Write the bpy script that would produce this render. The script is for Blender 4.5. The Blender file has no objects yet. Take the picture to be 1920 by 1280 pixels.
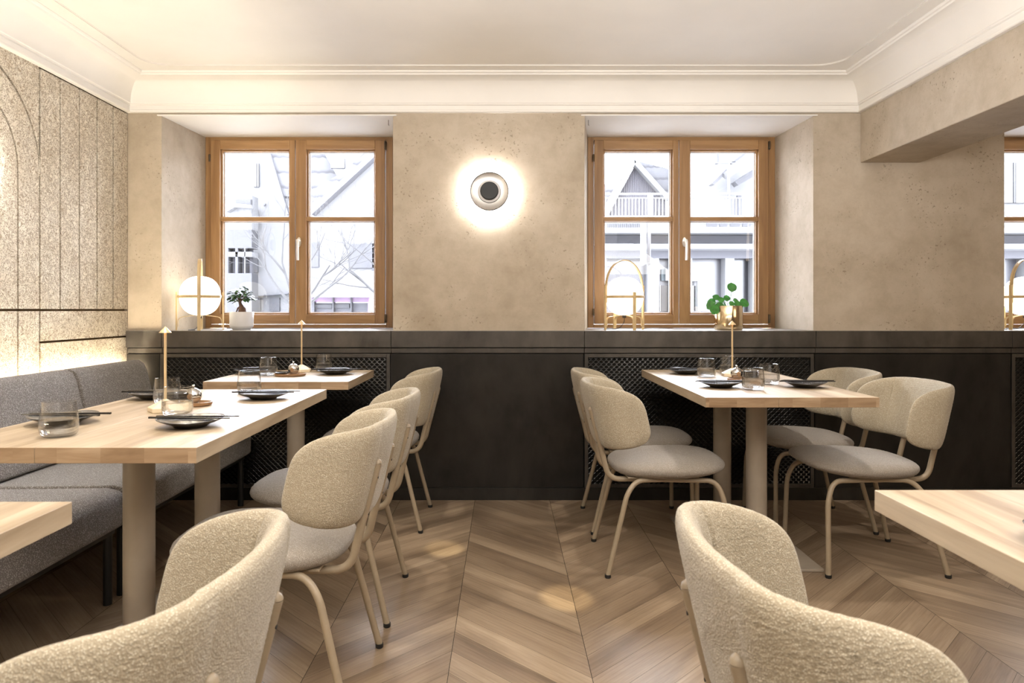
import bpy, math, random
from mathutils import Vector, noise
R = math.radians
random.seed(7)
sc = bpy.context.scene
COL = sc.collection

# ------------------------------------------------------------------ camera, world, light, exposure
F = 1300.0; U0 = 945.0; V0 = 581.0; CH = 1.08
cam = bpy.data.objects.new('camera', bpy.data.cameras.new('camera'))
COL.objects.link(cam); sc.camera = cam
cam.location = (0, 0, CH); cam.rotation_euler = (R(90), 0, 0)
cam.data.sensor_width = 36; cam.data.lens = 36 * F / 1920
cam.data.shift_x = (960 - U0) / 1920; cam.data.shift_y = -(640 - V0) / 1920
cam.data.clip_start = .02; cam.data.clip_end = 300
cam.data.dof.use_dof = True; cam.data.dof.focus_distance = 3.0; cam.data.dof.aperture_fstop = 9.0

w = bpy.data.worlds.new('overcast_sky'); sc.world = w; w.use_nodes = True
bg = w.node_tree.nodes['Background']
bg.inputs[0].default_value = (.90, .93, 1.0, 1); bg.inputs[1].default_value = 40.0

sc.view_settings.view_transform = 'Standard'; sc.view_settings.look = 'None'
sc.view_settings.gamma = 1; sc.view_settings.exposure = 0.0
sc.view_settings.use_curve_mapping = False
cy = sc.cycles
cy.use_denoising = True
cy.max_bounces = 9; cy.diffuse_bounces = 4; cy.glossy_bounces = 4; cy.transmission_bounces = 8; cy.transparent_max_bounces = 12
cy.sample_clamp_indirect = 6; cy.sample_clamp_direct = 0
cy.caustics_reflective = False; cy.caustics_refractive = False; cy.blur_glossy = .5

WARM = (1.0, .80, .57); SOFT = (1.0, .975, .945)
def light(name, typ, loc, energy, color=WARM, size=.05, target=None, spot=None, blend=.5, size_y=None):
    l = bpy.data.lights.new(name, typ); l.energy = energy; l.color = color
    if typ == 'AREA':
        l.shape = 'RECTANGLE' if size_y else 'SQUARE'; l.size = size
        if size_y: l.size_y = size_y
    else: l.shadow_soft_size = size
    if typ == 'SPOT': l.spot_size = R(spot); l.spot_blend = blend
    o = bpy.data.objects.new(name, l); COL.objects.link(o); o.location = loc
    if target is not None:
        o.rotation_euler = (Vector(target) - Vector(loc)).to_track_quat('-Z', 'Y').to_euler()
    return o
# ceiling spots of the room (fixtures lie outside the frame)
SP = (1.0, .94, .86)
light('table_spot', 'SPOT', (-1.02, 2.05, 2.33), 66, SP, .03, (-1.07, 2.25, .75), 62, .35)
light('table_spot', 'SPOT', (-1.05, 2.80, 2.33), 56, SP, .03, (-1.05, 3.50, .75), 50, .35)
light('table_spot', 'SPOT', (1.09, 2.72, 2.33), 66, SP, .03, (1.09, 3.20, .75), 56, .35)
light('table_spot', 'SPOT', (1.30, 1.05, 2.33), 4, SP, .03, (1.02, 1.05, .75), 60, .35)
light('table_spot', 'SPOT', (-1.10, .60, 2.33), 9, SP, .03, (-1.05, .75, .75), 60, .35)
light('floor_spot', 'SPOT', (.05, 1.5, 2.33), 12, SP, .05, (.05, 2.2, 0), 70, .9)
light('floor_spot', 'SPOT', (.62, .95, 2.30), 520, (1, .86, .55), .02, (.235, 2.60, 0), 4.2, .4)
light('floor_spot', 'SPOT', (.35, 1.4, 2.30), 420, (1, .86, .55), .02, (-.27, 3.14, 0), 3.6, .4)
# unseen fill light added to brighten the pale ceiling from below
light('fill_uplight', 'AREA', (.25, .2, 1.75), 196, SOFT, 3.2, (.25, .5, 3), size_y=2.4)
light('fill_light', 'AREA', (3.7, .8, 2.25), 26, WARM, 1.6, (3.0, 3.9, 1.2), size_y=1.2)  # added fill, no real fixture: brightens the right pillar
light('fill_light', 'AREA', (.3, -2.2, 2.0), 12, SOFT, 3.0, (.1, 3.5, 1.0), size_y=1.2)  # added soft frontal fill from behind the camera, no real fixture

# ------------------------------------------------------------------ materials
MATS = {}
def srgb(r, g, b):
    f = lambda c: (c/255/12.92) if c/255 <= .04045 else ((c/255+.055)/1.055)**2.4
    return (f(r), f(g), f(b), 1)
class N:
    def __init__(s, name):
        s.m = bpy.data.materials.new(name); s.m.use_nodes = True; s.t = s.m.node_tree
        s.b = s.t.nodes['Principled BSDF']; s.out = s.t.nodes['Material Output']
    def n(s, typ, **kw):
        nd = s.t.nodes.new(typ)
        for k, v in kw.items():
            if k.startswith('_'): setattr(nd, k[1:], v)
        return nd
    def l(s, a, b): s.t.links.new(a, b)
    def math(s, op, a, b=None, c=None):
        nd = s.t.nodes.new('ShaderNodeMath'); nd.operation = op
        for i, v in enumerate((a, b, c)):
            if v is None: continue
            if isinstance(v, (int, float)): nd.inputs[i].default_value = v
            else: s.l(v, nd.inputs[i])
        return nd.outputs[0]
    def coord(s, scale=(1, 1, 1), rot=(0, 0, 0), kind='Object', loc=(0, 0, 0)):
        tc = s.t.nodes.new('ShaderNodeTexCoord'); mp = s.t.nodes.new('ShaderNodeMapping')
        mp.inputs['Scale'].default_value = scale; mp.inputs['Rotation'].default_value = rot; mp.inputs['Location'].default_value = loc
        s.l(tc.outputs[kind], mp.inputs[0]); return mp.outputs[0]
    def noise(s, vec, scale, detail=4, rough=.5, dist=0):
        nd = s.t.nodes.new('ShaderNodeTexNoise'); nd.inputs['Scale'].default_value = scale
        nd.inputs['Detail'].default_value = detail; nd.inputs['Roughness'].default_value = rough; nd.inputs['Distortion'].default_value = dist
        if vec is not None: s.l(vec, nd.inputs['Vector'])
        return nd.outputs['Fac']
    def ramp(s, fac, stops):
        nd = s.t.nodes.new('ShaderNodeValToRGB'); cr = nd.color_ramp
        while len(cr.elements) < len(stops): cr.elements.new(.5)
        for e, (p, c) in zip(cr.elements, stops):
            e.position = p; e.color = c if len(c) == 4 else (*c, 1)
        s.l(fac, nd.inputs[0]); return nd.outputs[0]
    def mix(s, fac, a, b, mode='MIX'):
        nd = s.t.nodes.new('ShaderNodeMix'); nd.data_type = 'RGBA'; nd.blend_type = mode
        for sock, v in ((nd.inputs[0], fac), (nd.inputs[6], a), (nd.inputs[7], b)):
            if isinstance(v, (int, float)): sock.default_value = v
            elif isinstance(v, tuple): sock.default_value = v
            else: s.l(v, sock)
        return nd.outputs[2]
    def bump(s, h, strength=.3, dist=.002):
        nd = s.t.nodes.new('ShaderNodeBump'); nd.inputs['Strength'].default_value = strength; nd.inputs['Distance'].default_value = dist
        s.l(h, nd.inputs['Height']); s.l(nd.outputs[0], s.b.inputs['Normal'])
    def set(s, color=None, rough=.5, metal=0, spec=None, **kw):
        if color is not None:
            if isinstance(color, tuple): s.b.inputs['Base Color'].default_value = color if len(color) == 4 else (*color, 1)
            else: s.l(color, s.b.inputs['Base Color'])
        if isinstance(rough, (int, float)): s.b.inputs['Roughness'].default_value = rough
        else: s.l(rough, s.b.inputs['Roughness'])
        s.b.inputs['Metallic'].default_value = metal
        if spec is not None: s.b.inputs['Specular IOR Level'].default_value = spec
        for k, v in kw.items(): s.b.inputs[k].default_value = v
        return s.m
def simple(name, c, rough=.5, metal=0, var=.12, scale=30, bump=0, **kw):
    n = N(name); v = n.coord()
    f = n.noise(v, scale, 3)
    a = tuple(min(1, x*(1-var)) for x in c[:3]) + (1,); b = tuple(min(1, x*(1+var)) for x in c[:3]) + (1,)
    col = n.ramp(f, [(.3, a), (.7, b)])
    if bump: n.bump(f, bump, .001)
    return n.set(col, rough, metal, **kw)

def mat_plaster():
    n = N('lime_plaster'); v = n.coord()
    big = n.noise(v, 1.6, 6, .6); mid = n.noise(v, 8, 7, .7, .15); pit = n.noise(v, 75, 2, .5)
    base = n.ramp(big, [(.3, srgb(177, 164, 146)), (.7, srgb(199, 187, 170))])
    b2 = n.ramp(mid, [(.32, (.84, .82, .79)), (.6, (1, 1, 1))])
    c = n.mix(1.0, base, b2, 'MULTIPLY')
    # small open pores gathered in patches
    patch = n.ramp(n.noise(v, 4.2, 4, .6), [(.48, (0, 0, 0)), (.62, (1, 1, 1))])
    holes = n.ramp(pit, [(.31, (1, 1, 1)), (.37, (0, 0, 0))])
    h = n.math('MULTIPLY', patch, holes)
    c = n.mix(n.math('MULTIPLY', h, .6), c, srgb(120, 105, 88))
    hh = n.math('ADD', n.math('MULTIPLY', mid, .6), n.math('MULTIPLY', h, -1.2))
    n.bump(hh, .35, .003)
    return n.set(c, .85, 0, .25)
def mat_woodwool():
    n = N('wood_wool_board'); v = n.coord()
    d = n.n('ShaderNodeTexNoise'); d.inputs['Scale'].default_value = 26; d.inputs['Detail'].default_value = 2
    n.l(v, d.inputs['Vector'])
    ad = n.n('ShaderNodeVectorMath', _operation='MULTIPLY_ADD'); n.l(d.outputs['Color'], ad.inputs[0])
    ad.inputs[1].default_value = (.055, .055, .055); n.l(v, ad.inputs[2])
    def ridge(sc_, off):
        mp = n.n('ShaderNodeMapping'); mp.inputs['Location'].default_value = off; n.l(ad.outputs[0], mp.inputs[0])
        f = n.noise(mp.outputs[0], sc_, 1.0, .5, 1.1)
        r = n.math('ABSOLUTE', n.math('SUBTRACT', f, .5))
        return r
    r = n.math('MINIMUM', n.math('MINIMUM', ridge(60, (0, 0, 0)), ridge(75, (3, 1, 7))), ridge(52, (9, 4, 2)))
    fib = n.ramp(r, [(.0, (1, 1, 1)), (.030, (.82, .82, .82)), (.062, (0, 0, 0))])
    tone = n.noise(v, 7, 3)
    light_ = n.ramp(tone, [(.3, srgb(232, 220, 200)), (.7, srgb(246, 237, 220))])
    c = n.mix(fib, srgb(172, 154, 130), light_)  # darker tan paints in the shade of the holes between fibres
    n.bump(fib, .8, .003)
    return n.set(c, .9, 0, .15)
def mat_white(name='ceiling_paint', c=(243, 239, 233)):
    n = N(name); v = n.coord(); f = n.noise(v, 2.2, 5)
    a = srgb(*c); b = srgb(*[max(0, x-8) for x in c])
    col = n.ramp(f, [(.3, b), (.7, a)]); n.bump(n.noise(v, 40, 3), .04, .001)
    return n.set(col, .7, 0, .3)
def mat_steel(name='blackened_steel', dark=1.0):
    n = N(name); v = n.coord((1, 1, .55)); a = n.noise(v, 3.2, 6, .62, .5); b = n.noise(v, 17, 5, .6)
    m = n.math('ADD', n.math('MULTIPLY', a, .7), n.math('MULTIPLY', b, .3))
    c = n.ramp(m, [(.32, tuple(x*dark for x in (.045, .041, .037))), (.5, tuple(x*dark for x in (.085, .077, .069))), (.68, tuple(x*dark for x in (.13, .117, .103)))])
    r = n.ramp(b, [(.3, (.34,)*3), (.7, (.52,)*3)])
    return n.set(c, r, .65, .4)
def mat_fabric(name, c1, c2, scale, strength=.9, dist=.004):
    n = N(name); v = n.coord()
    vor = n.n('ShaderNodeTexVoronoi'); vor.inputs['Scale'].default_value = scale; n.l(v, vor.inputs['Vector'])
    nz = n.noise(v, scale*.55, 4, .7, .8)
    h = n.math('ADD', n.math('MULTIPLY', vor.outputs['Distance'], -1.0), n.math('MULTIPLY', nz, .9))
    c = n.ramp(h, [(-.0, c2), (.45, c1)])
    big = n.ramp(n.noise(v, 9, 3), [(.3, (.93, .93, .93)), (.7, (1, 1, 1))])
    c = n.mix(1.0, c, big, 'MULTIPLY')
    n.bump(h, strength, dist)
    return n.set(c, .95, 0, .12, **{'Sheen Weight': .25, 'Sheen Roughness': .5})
def mat_wood(name, tones, axis='Y', stave=.095, cross='X', rough=.45, grain=1.0, band=.5):
    n = N(name); tc = n.n('ShaderNodeTexCoord'); sp = n.n('ShaderNodeSeparateXYZ'); n.l(tc.outputs['Object'], sp.inputs[0])
    s = n.math('FLOOR', n.math('DIVIDE', sp.outputs[cross], stave))
    wn = n.n('ShaderNodeTexWhiteNoise', _noise_dimensions='1D'); n.l(s, wn.inputs['W'])
    sc_ = {'X': (1.2, 14, 14), 'Y': (14, 1.2, 14), 'Z': (14, 14, 1.2)}[axis]
    mp = n.n('ShaderNodeMapping'); mp.inputs['Scale'].default_value = sc_; n.l(tc.outputs['Object'], mp.inputs[0])
    off = n.n('ShaderNodeCombineXYZ'); n.l(n.math('MULTIPLY', wn.outputs['Value'], 37.0), off.inputs[0]); n.l(n.math('MULTIPLY', wn.outputs['Value'], 11.0), off.inputs[1])
    va = n.n('ShaderNodeVectorMath', _operation='ADD'); n.l(mp.outputs[0], va.inputs[0]); n.l(off.outputs[0], va.inputs[1])
    g = n.noise(va.outputs[0], 1.0, 4, .6, .9*grain); g2 = n.noise(va.outputs[0], 6.0, 3, .6, .2)
    base = n.ramp(g, [(.3, tones[0]), (.5, tones[1]), (.72, tones[2])])
    fine = n.ramp(g2, [(.3, (.90, .89, .88)), (.6, (1, 1, 1))])
    c = n.mix(.8, base, fine, 'MULTIPLY')
    tint = n.ramp(wn.outputs['Value'], [(0, (1-band*.22, 1-band*.25, 1-band*.29)), (1, (1, 1, 1))])
    c = n.mix(1.0, c, tint, 'MULTIPLY')
    n.bump(g2, .08, .001)
    return n.set(c, rough, 0, .4)
def mat_floor():
    n = N('oak_chevron'); uv = n.n('ShaderNodeUVMap'); uv.uv_map = 'UVMap'
    at = n.n('ShaderNodeAttribute', _attribute_name='plank')
    rnd = at.outputs['Fac']
    off = n.n('ShaderNodeCombineXYZ'); n.l(n.math('MULTIPLY', rnd, 53.0), off.inputs[0]); n.l(n.math('MULTIPLY', rnd, 19.0), off.inputs[2])
    def vec(sx, sy):
        mp = n.n('ShaderNodeMapping'); mp.inputs['Scale'].default_value = (sx, sy, 1); n.l(uv.outputs[0], mp.inputs[0])
        va = n.n('ShaderNodeVectorMath', _operation='ADD'); n.l(mp.outputs[0], va.inputs[0]); n.l(off.outputs[0], va.inputs[1]); return va.outputs[0]
    g = n.noise(vec(1.1, 9), 1.0, 5, .55, 1.0); fine = n.noise(vec(7, 190), 1.0, 3, .65, .2)
    wv = n.n('ShaderNodeTexWave', _wave_type='BANDS', _bands_direction='Y'); wv.inputs['Scale'].default_value = 1.0
    wv.inputs['Distortion'].default_value = 7; wv.inputs['Detail'].default_value = 3; wv.inputs['Detail Scale'].default_value = .8
    n.l(vec(1.3, 20), wv.inputs['Vector'])
    base = n.ramp(g, [(.25, srgb(118, 101, 83)), (.5, srgb(149, 130, 109)), (.75, srgb(174, 156, 133))])
    c = n.mix(.55, base, n.ramp(fine, [(.30, (.80, .77, .74)), (.60, (1, 1, 1))]), 'MULTIPLY')
    c = n.mix(.22, c, n.ramp(wv.outputs['Fac'], [(.0, (.6, .54, .48)), (.35, (1, 1, 1))]), 'MULTIPLY')
    c = n.mix(1.0, c, n.ramp(rnd, [(0, (.66, .63, .60)), (.5, (.88, .86, .84)), (1, (1.0, .99, .97))]), 'MULTIPLY')
    n.bump(n.math('ADD', fine, n.math('MULTIPLY', g, .4)), .12, .001)
    r = n.ramp(fine, [(.3, (.42,)*3), (.7, (.30,)*3)])
    return n.set(c, r, 0, .45)
def mat_glass_pane():
    n = N('window_glass'); gl = n.n('ShaderNodeBsdfGlossy'); gl.inputs['Roughness'].default_value = .01
    tr = n.n('ShaderNodeBsdfTransparent'); tr.inputs[0].default_value = (.97, .98, 1, 1)
    fr = n.n('ShaderNodeFresnel'); fr.inputs[0].default_value = 1.45
    mx = n.n('ShaderNodeMixShader'); n.l(n.math('MULTIPLY', fr.outputs[0], .8), mx.inputs[0]); n.l(tr.outputs[0], mx.inputs[1]); n.l(gl.outputs[0], mx.inputs[2])
    n.l(mx.outputs[0], n.out.inputs[0]); return n.m
def mat_tumbler():
    n = N('clear_glass'); gl = n.n('ShaderNodeBsdfGlossy'); gl.inputs['Roughness'].default_value = .02
    tr = n.n('ShaderNodeBsdfTransparent')
    lw = n.n('ShaderNodeLayerWeight'); lw.inputs[0].default_value = .5
    trc = n.ramp(lw.outputs['Facing'], [(.0, (.995, .995, .995)), (.7, (.975, .975, .97)), (.93, (.90, .90, .89)), (1, (.60, .59, .57))]); n.l(trc, tr.inputs[0])
    fr = n.math('ADD', n.math('MULTIPLY', n.math('POWER', lw.outputs['Facing'], 3.0), .60), .04)
    mx = n.n('ShaderNodeMixShader'); n.l(fr, mx.inputs[0]); n.l(tr.outputs[0], mx.inputs[1]); n.l(gl.outputs[0], mx.inputs[2])
    n.l(mx.outputs[0], n.out.inputs[0]); return n.m
def mat_water():
    n = N('water'); gl = n.n('ShaderNodeBsdfGlass'); gl.inputs['IOR'].default_value = 1.33; gl.inputs['Roughness'].default_value = 0
    tr = n.n('ShaderNodeBsdfTransparent'); mx = n.n('ShaderNodeMixShader'); mx.inputs[0].default_value = .60
    n.l(tr.outputs[0], mx.inputs[1]); n.l(gl.outputs[0], mx.inputs[2]); n.l(mx.outputs[0], n.out.inputs[0]); return n.m
def mat_emit(name, c, s):
    n = N(name); return n.set((.8, .8, .8, 1), .4, 0, **{'Emission Color': (*c, 1), 'Emission Strength': s})

M = dict(
    plaster=mat_plaster(), wool=mat_woodwool(), white=mat_white(), steel=mat_steel(), steel_dark=mat_steel('dark_steel', .45),
    gap=simple('dark_gap', (.02, .018, .015), .9), groove=simple('groove_backing', srgb(120, 98, 70), .9),
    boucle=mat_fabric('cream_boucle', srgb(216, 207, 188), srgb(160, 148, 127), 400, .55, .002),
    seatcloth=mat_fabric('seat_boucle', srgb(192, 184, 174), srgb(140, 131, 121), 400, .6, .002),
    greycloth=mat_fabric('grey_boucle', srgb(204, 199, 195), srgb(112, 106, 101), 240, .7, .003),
    tube=simple('beige_powder_coat', srgb(146, 131, 110), .42, .0, .04, 60, spec=.5),
    column=simple('taupe_powder_coat', srgb(150, 139, 125), .42, .0, .04, 20),
    rubber=simple('black_rubber', (.01, .01, .01), .6),
    legblack=simple('black_metal', (.012, .012, .012), .4),
    table=mat_wood('ash_table', [srgb(146, 127, 103), srgb(174, 156, 132), srgb(196, 181, 158)], band=.6),
    endgrain=mat_wood('ash_end_grain', [srgb(132, 106, 80), srgb(160, 134, 106), srgb(184, 160, 132)], 'X', .105, 'X', .5, 2.6, 1.0),
    pine=mat_wood('pine_frame', [srgb(128, 94, 60), srgb(154, 117, 76), srgb(174, 137, 94)], 'Z', 3.0, 'Y', .4, .7, 0),
    pine_h=mat_wood('pine_rail', [srgb(128, 94, 60), srgb(154, 117, 76), srgb(174, 137, 94)], 'X', 3.0, 'Y', .4, .7, 0),
    floor=mat_floor(), pane=mat_glass_pane(), tumbler=mat_tumbler(), water=mat_water(),
    seal=simple('white_seal', srgb(225, 225, 230), .4), nickel=simple('brushed_nickel', (.78, .75, .70), .28, 1.0, .05),
    hinge=simple('aged_hinge', (.10, .075, .05), .4, .8), mesh=simple('black_expanded_metal', (.040, .039, .038), .24, .9, .1),
    globe=mat_emit('opal_globe', (1, .90, .70), 3.2), strip=mat_emit('led_strip', (1, .86, .62), 165),
    bulb=mat_emit('led_bulb', (1, .88, .66), 800), ring_bulb=mat_emit('led_ring', (1, .95, .90), 430),
    bent=mat_wood('bent_beech', [srgb(196, 168, 122), srgb(214, 188, 142), srgb(226, 204, 160)], 'Z', 1.0, 'Y', .4, .5, 0),
    brass=simple('champagne_metal', srgb(214, 188, 146), .35, .35, .03),
    lampbase=simple('cream_lamp_metal', srgb(228, 212, 184), .4, .1, .03),
    glaze=simple('black_glaze', (.018, .018, .02), .14, 0, .3, 60, spec=.8), glaze_top=simple('grey_glaze', (.11, .11, .115), .18, 0, .5, 25, spec=.8),
    lacquer=simple('black_lacquer', (.014, .012, .012), .22), tray=mat_wood('walnut_tray', [srgb(120, 90, 64), srgb(150, 116, 84), srgb(172, 138, 104)], 'X', 1.0, 'Y', .35, .6, 0),
    chrome=simple('polished_steel', (.62, .61, .60), .10, 1.0, .1), ceramic=simple('white_ceramic', srgb(222, 220, 220), .35, 0, .02, bump=.1),
    gold=simple('gold_mirror_glaze', (.62, .50, .33), .12, 1.0, .12, 24), leaf=simple('dark_leaf', (.035, .095, .02), .35, 0, .5, 40),
    leaf_round=simple('bright_leaf', (.05, .22, .04), .3, 0, .4, 40), bark=simple('bark', srgb(96, 70, 52), .7, 0, .3, 50, .4),
    soil=simple('potting_soil', (.03, .02, .015), .9), cable=simple('brown_cable', (.03, .02, .015), .5),
    glow_glass=simple('frosted_lamp_glass', (.75, .74, .72), .25, .3, .05), alu=simple('satin_aluminium', (.55, .53, .50), .3, .9, .05),
    cap=simple('black_cap', (.004, .004, .004), .5),
)

# ------------------------------------------------------------------ mesh builder
def tag(o, label=None, cat=None, group=None, kind=None):
    if label: o['label'] = label
    if cat: o['category'] = cat
    if group: o['group'] = group
    if kind: o['kind'] = kind
    return o
def empty(name, loc=(0, 0, 0), rz=0):
    o = bpy.data.objects.new(name, None); COL.objects.link(o); o.location = loc; o.rotation_euler = (0, 0, rz)
    o.empty_display_size = .05; return o
class MB:
    def __init__(s): s.v = []; s.f = []
    def add(s, vs, fs):
        k = len(s.v); s.v += [tuple(p) for p in vs]; s.f += [tuple(i+k for i in f) for f in fs]; return s
    def box(s, x0, x1, y0, y1, z0, z1):
        vs = [(x, y, z) for z in (z0, z1) for y in (y0, y1) for x in (x0, x1)]
        return s.add(vs, [(0, 2, 3, 1), (4, 5, 7, 6), (0, 1, 5, 4), (2, 6, 7, 3), (0, 4, 6, 2), (1, 3, 7, 5)])
    def prism(s, poly, a, b, axis):      # poly in the two other axes, extruded along axis from a to b
        def P(p, t): return {'X': (t, p[0], p[1]), 'Y': (p[0], t, p[1]), 'Z': (p[0], p[1], t)}[axis]
        n = len(poly); vs = [P(p, a) for p in poly] + [P(p, b) for p in poly]
        fs = [tuple(range(n))[::-1], tuple(range(n, 2*n))] + [(i, (i+1) % n, n+(i+1) % n, n+i) for i in range(n)]
        return s.add(vs, fs)
    def tube(s, pts, r, seg=12, cap=True, flat=1.0):
        pts = [Vector(p) for p in pts]; n = len(pts); rs = r if isinstance(r, (list, tuple)) else [r]*n
        vs = []; up = None
        for i, p in enumerate(pts):
            t = ((pts[min(i+1, n-1)] - pts[max(i-1, 0)])).normalized()
            if up is None:
                up = Vector((0, 0, 1)) if abs(t.z) < .9 else Vector((0, 1, 0))
            a = (up - t*up.dot(t)).normalized(); up = a; b = t.cross(a)
            for k in range(seg):
                an = 2*math.pi*k/seg; vs.append(p + (a*math.cos(an)*flat + b*math.sin(an))*rs[i])
        fs = [(i*seg+k, i*seg+(k+1) % seg, (i+1)*seg+(k+1) % seg, (i+1)*seg+k) for i in range(n-1) for k in range(seg)]
        if cap: fs += [tuple(range(seg))[::-1], tuple((n-1)*seg+k for k in range(seg))]
        return s.add(vs, fs)
    def lathe(s, prof, c=(0, 0, 0), seg=40, fn=None, axis='Z'):
        vs = []; n = len(prof)
        for r, z in prof:
            for k in range(seg):
                a = 2*math.pi*k/seg; x, y, zz = r*math.cos(a), r*math.sin(a), z
                if fn: x, y, zz = fn(x, y, zz, a, r)
                if axis == 'Y': x, y, zz = x, -zz, y
                if axis == 'X': x, y, zz = zz, x, y
                vs.append((c[0]+x, c[1]+y, c[2]+zz))
        fs = [(i*seg+k, i*seg+(k+1) % seg, (i+1)*seg+(k+1) % seg, (i+1)*seg+k) for i in range(n-1) for k in range(seg)]
        if prof[0][0] > 1e-6 and prof[-1] != prof[0]: fs += [tuple(range(seg))[::-1]]
        if prof[-1][0] > 1e-6 and prof[-1] != prof[0]: fs += [tuple((n-1)*seg+k for k in range(seg))]
        return s.add(vs, fs)
    def build(s, name, mat, parent=None, smooth=None, bevel=0, bseg=2, loc=None):
        me = bpy.data.meshes.new(name); me.from_pydata(s.v, [], s.f); me.validate(); me.update()
        me.materials.append(mat if not isinstance(mat, str) else M[mat])
        if smooth is not None:
            me.polygons.foreach_set('use_smooth', [True]*len(me.polygons)); me.set_sharp_from_angle(angle=R(smooth))
        o = bpy.data.objects.new(name, me); COL.objects.link(o)
        if parent: o.parent = parent
        if loc: o.location = loc
        if bevel:
            b = o.modifiers.new('bevel', 'BEVEL'); b.width = bevel; b.segments = bseg; b.limit_method = 'ANGLE'; b.angle_limit = R(40)
            if bseg > 2:
                me.polygons.foreach_set('use_smooth', [True]*len(me.polygons)); b.harden_normals = True
        return o
def fillet(pts, r, n=6):
    pts = [Vector(p) for p in pts]; out = [pts[0]]
    for i in range(1, len(pts)-1):
        a, b, c = pts[i-1], pts[i], pts[i+1]; rr = min(r, (a-b).length*.48, (c-b).length*.48)
        p, q = b+(a-b).normalized()*rr, b+(c-b).normalized()*rr
        for k in range(n+1):
            t = k/n; out.append(p*(1-t)**2 + b*2*t*(1-t) + q*t*t)
    out.append(pts[-1]); return out
def struct(o): o['kind'] = 'structure'; return o
def children(o): return [c for c in bpy.data.objects if c.parent == o]
def copy_tree(o, parent=None, loc=None, rz=None):
    c = o.copy(); COL.objects.link(c)
    if parent: c.parent = parent
    if loc is not None: c.location = loc
    if rz is not None: c.rotation_euler = (0, 0, rz)
    for ch in children(o): copy_tree(ch, c)
    return c

# ------------------------------------------------------------------ room shell
XL, XB, XBR, XR = -2.142, 2.03, 2.37, 5.2
YW, YG, YB = 3.95, 4.43, -3.2
ZC, ZS = 2.39, .963
# chevron floor
def make_floor():
    W = .424; P = .131; g = .0009; vs = []; fs = []; uvs = []; att = []
    for si in range(-8, 14):
        xa = -.1652 + si*W; xb = xa+W
        if xb < XL-.05 or xa > XR+.05: continue
        down = (si % 2 == 0)
        for k in range(-46, 22):
            y0 = 2.459 + k*P
            if y0 < YB-.6 or y0 > YW+.6: continue
            ya, yb = (y0, y0-W) if down else (y0-W, y0)
            xs = (xa+g, xb-g)
            gg = .0006; quad = [(xs[0], ya+gg), (xs[1], yb+gg), (xs[1], yb+P-gg), (xs[0], ya+P-gg)]
            i = len(vs); vs += [(x, y, 0) for x, y in quad]; fs.append((i, i+1, i+2, i+3))
            s2 = .70711; sg = -1 if down else 1
            r = random.random()
            for x, y in quad: uvs.append(((x-sg*-y)*s2 if False else (x*s2 + sg*y*s2), (-sg*x*s2 + y*s2)))
            att.append(r)
    n0 = len(fs); i = len(vs)
    vs += [(XL-.3, YB-.3, -.004), (XR+.3, YB-.3, -.004), (XR+.3, YW+.1, -.004), (XL-.3, YW+.1, -.004)]; fs.append((i, i+1, i+2, i+3))
    uvs += [(0, 0)]*4; att.append(0)
    me = bpy.data.meshes.new('floor'); me.from_pydata(vs, [], fs); me.update()
    me.materials.append(M['floor']); me.materials.append(M['gap']); me.polygons[n0].material_index = 1
    uvl = me.uv_layers.new(name='UVMap')
    for p in me.polygons:
        for li in p.loop_indices: uvl.data[li].uv = uvs[me.loops[li].vertex_index]
    a = me.attributes.new('plank', 'FLOAT', 'FACE')
    a.data.foreach_set('value', att)
    o = bpy.data.objects.new('floor', me); COL.objects.link(o); return struct(o)
make_floor()
# ceiling slab with a thin raised line running round it
c = MB().box(XL-.3, XR+.2, YB-.2, YW+.7, ZC, ZC+.15)
def rrect(x0, x1, y0, y1, r):
    pts = []
    for cx, cy, a0 in ((x1-r, y1-r, 0), (x0+r, y1-r, 90), (x0+r, y0+r, 180), (x1-r, y0+r, 270)):
        for k in range(9): a = R(a0+k*90/8); pts.append((cx+r*math.cos(a), cy+r*math.sin(a)))
    return pts
for off, wd, hh in ((.235, .006, .004), (.245, .004, .002)):
    A = rrect(XL+off, XB-off, YB, YW-off, .13); B = rrect(XL+off+wd, XB-off-wd, YB+wd, YW-off-wd, .124); n = len(A)
    vs = [(x, y, ZC+.001) for x, y in A]+[(x, y, ZC-hh) for x, y in A]+[(x, y, ZC-hh) for x, y in B]+[(x, y, ZC+.001) for x, y in B]
    c.add(vs, [(j*n+i, j*n+(i+1) % n, (j+1)*n+(i+1) % n, (j+1)*n+i) for j in range(3) for i in range(n)])
struct(c.build('ceiling', 'white'))
# moulded cornice
prof = [(.0, 2.200), (.020, 2.200), (.024, 2.204), (.024, 2.212), (.018, 2.216), (.018, 2.238), (.026, 2.242), (.026, 2.248)]
for k in range(13):
    t = k/12*math.pi/2; prof.append((.030+.108*(1-math.cos(t)), 2.252+.118*math.sin(t)))
prof += [(.146, 2.371), (.150, 2.378), (.158, 2.380), (.163, 2.386), (.163, 2.3905), (0, 2.3905)]
def cornice(path_fn, name):
    rows = [[path_fn(j, p, z) for p, z in prof] for j in range(path_fn.n)]
    m = MB(); n = len(prof); vs = [v for r in rows for v in r]
    m.add(vs, [(j*n+i, j*n+(i+1) % n, (j+1)*n+(i+1) % n, (j+1)*n+i) for j in range(len(rows)-1) for i in range(n)] + [tuple(range(n)), tuple((len(rows)-1)*n+i for i in range(n))[::-1]])
    return struct(m.build(name, 'white', smooth=30))
def pth(j, p, z):
    return [(XL+p, YB, z), (XL+p, YW-p, z), (XB-p, YW-p, z), (XB-p, YB, z)][j]
pth.n = 4
cornice(pth, 'trim_1')
# concrete beam
struct(MB().box(XB, XBR, YB, YW, 1.919, ZC+.02).build('trim_2', 'plaster', bevel=.004))
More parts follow.
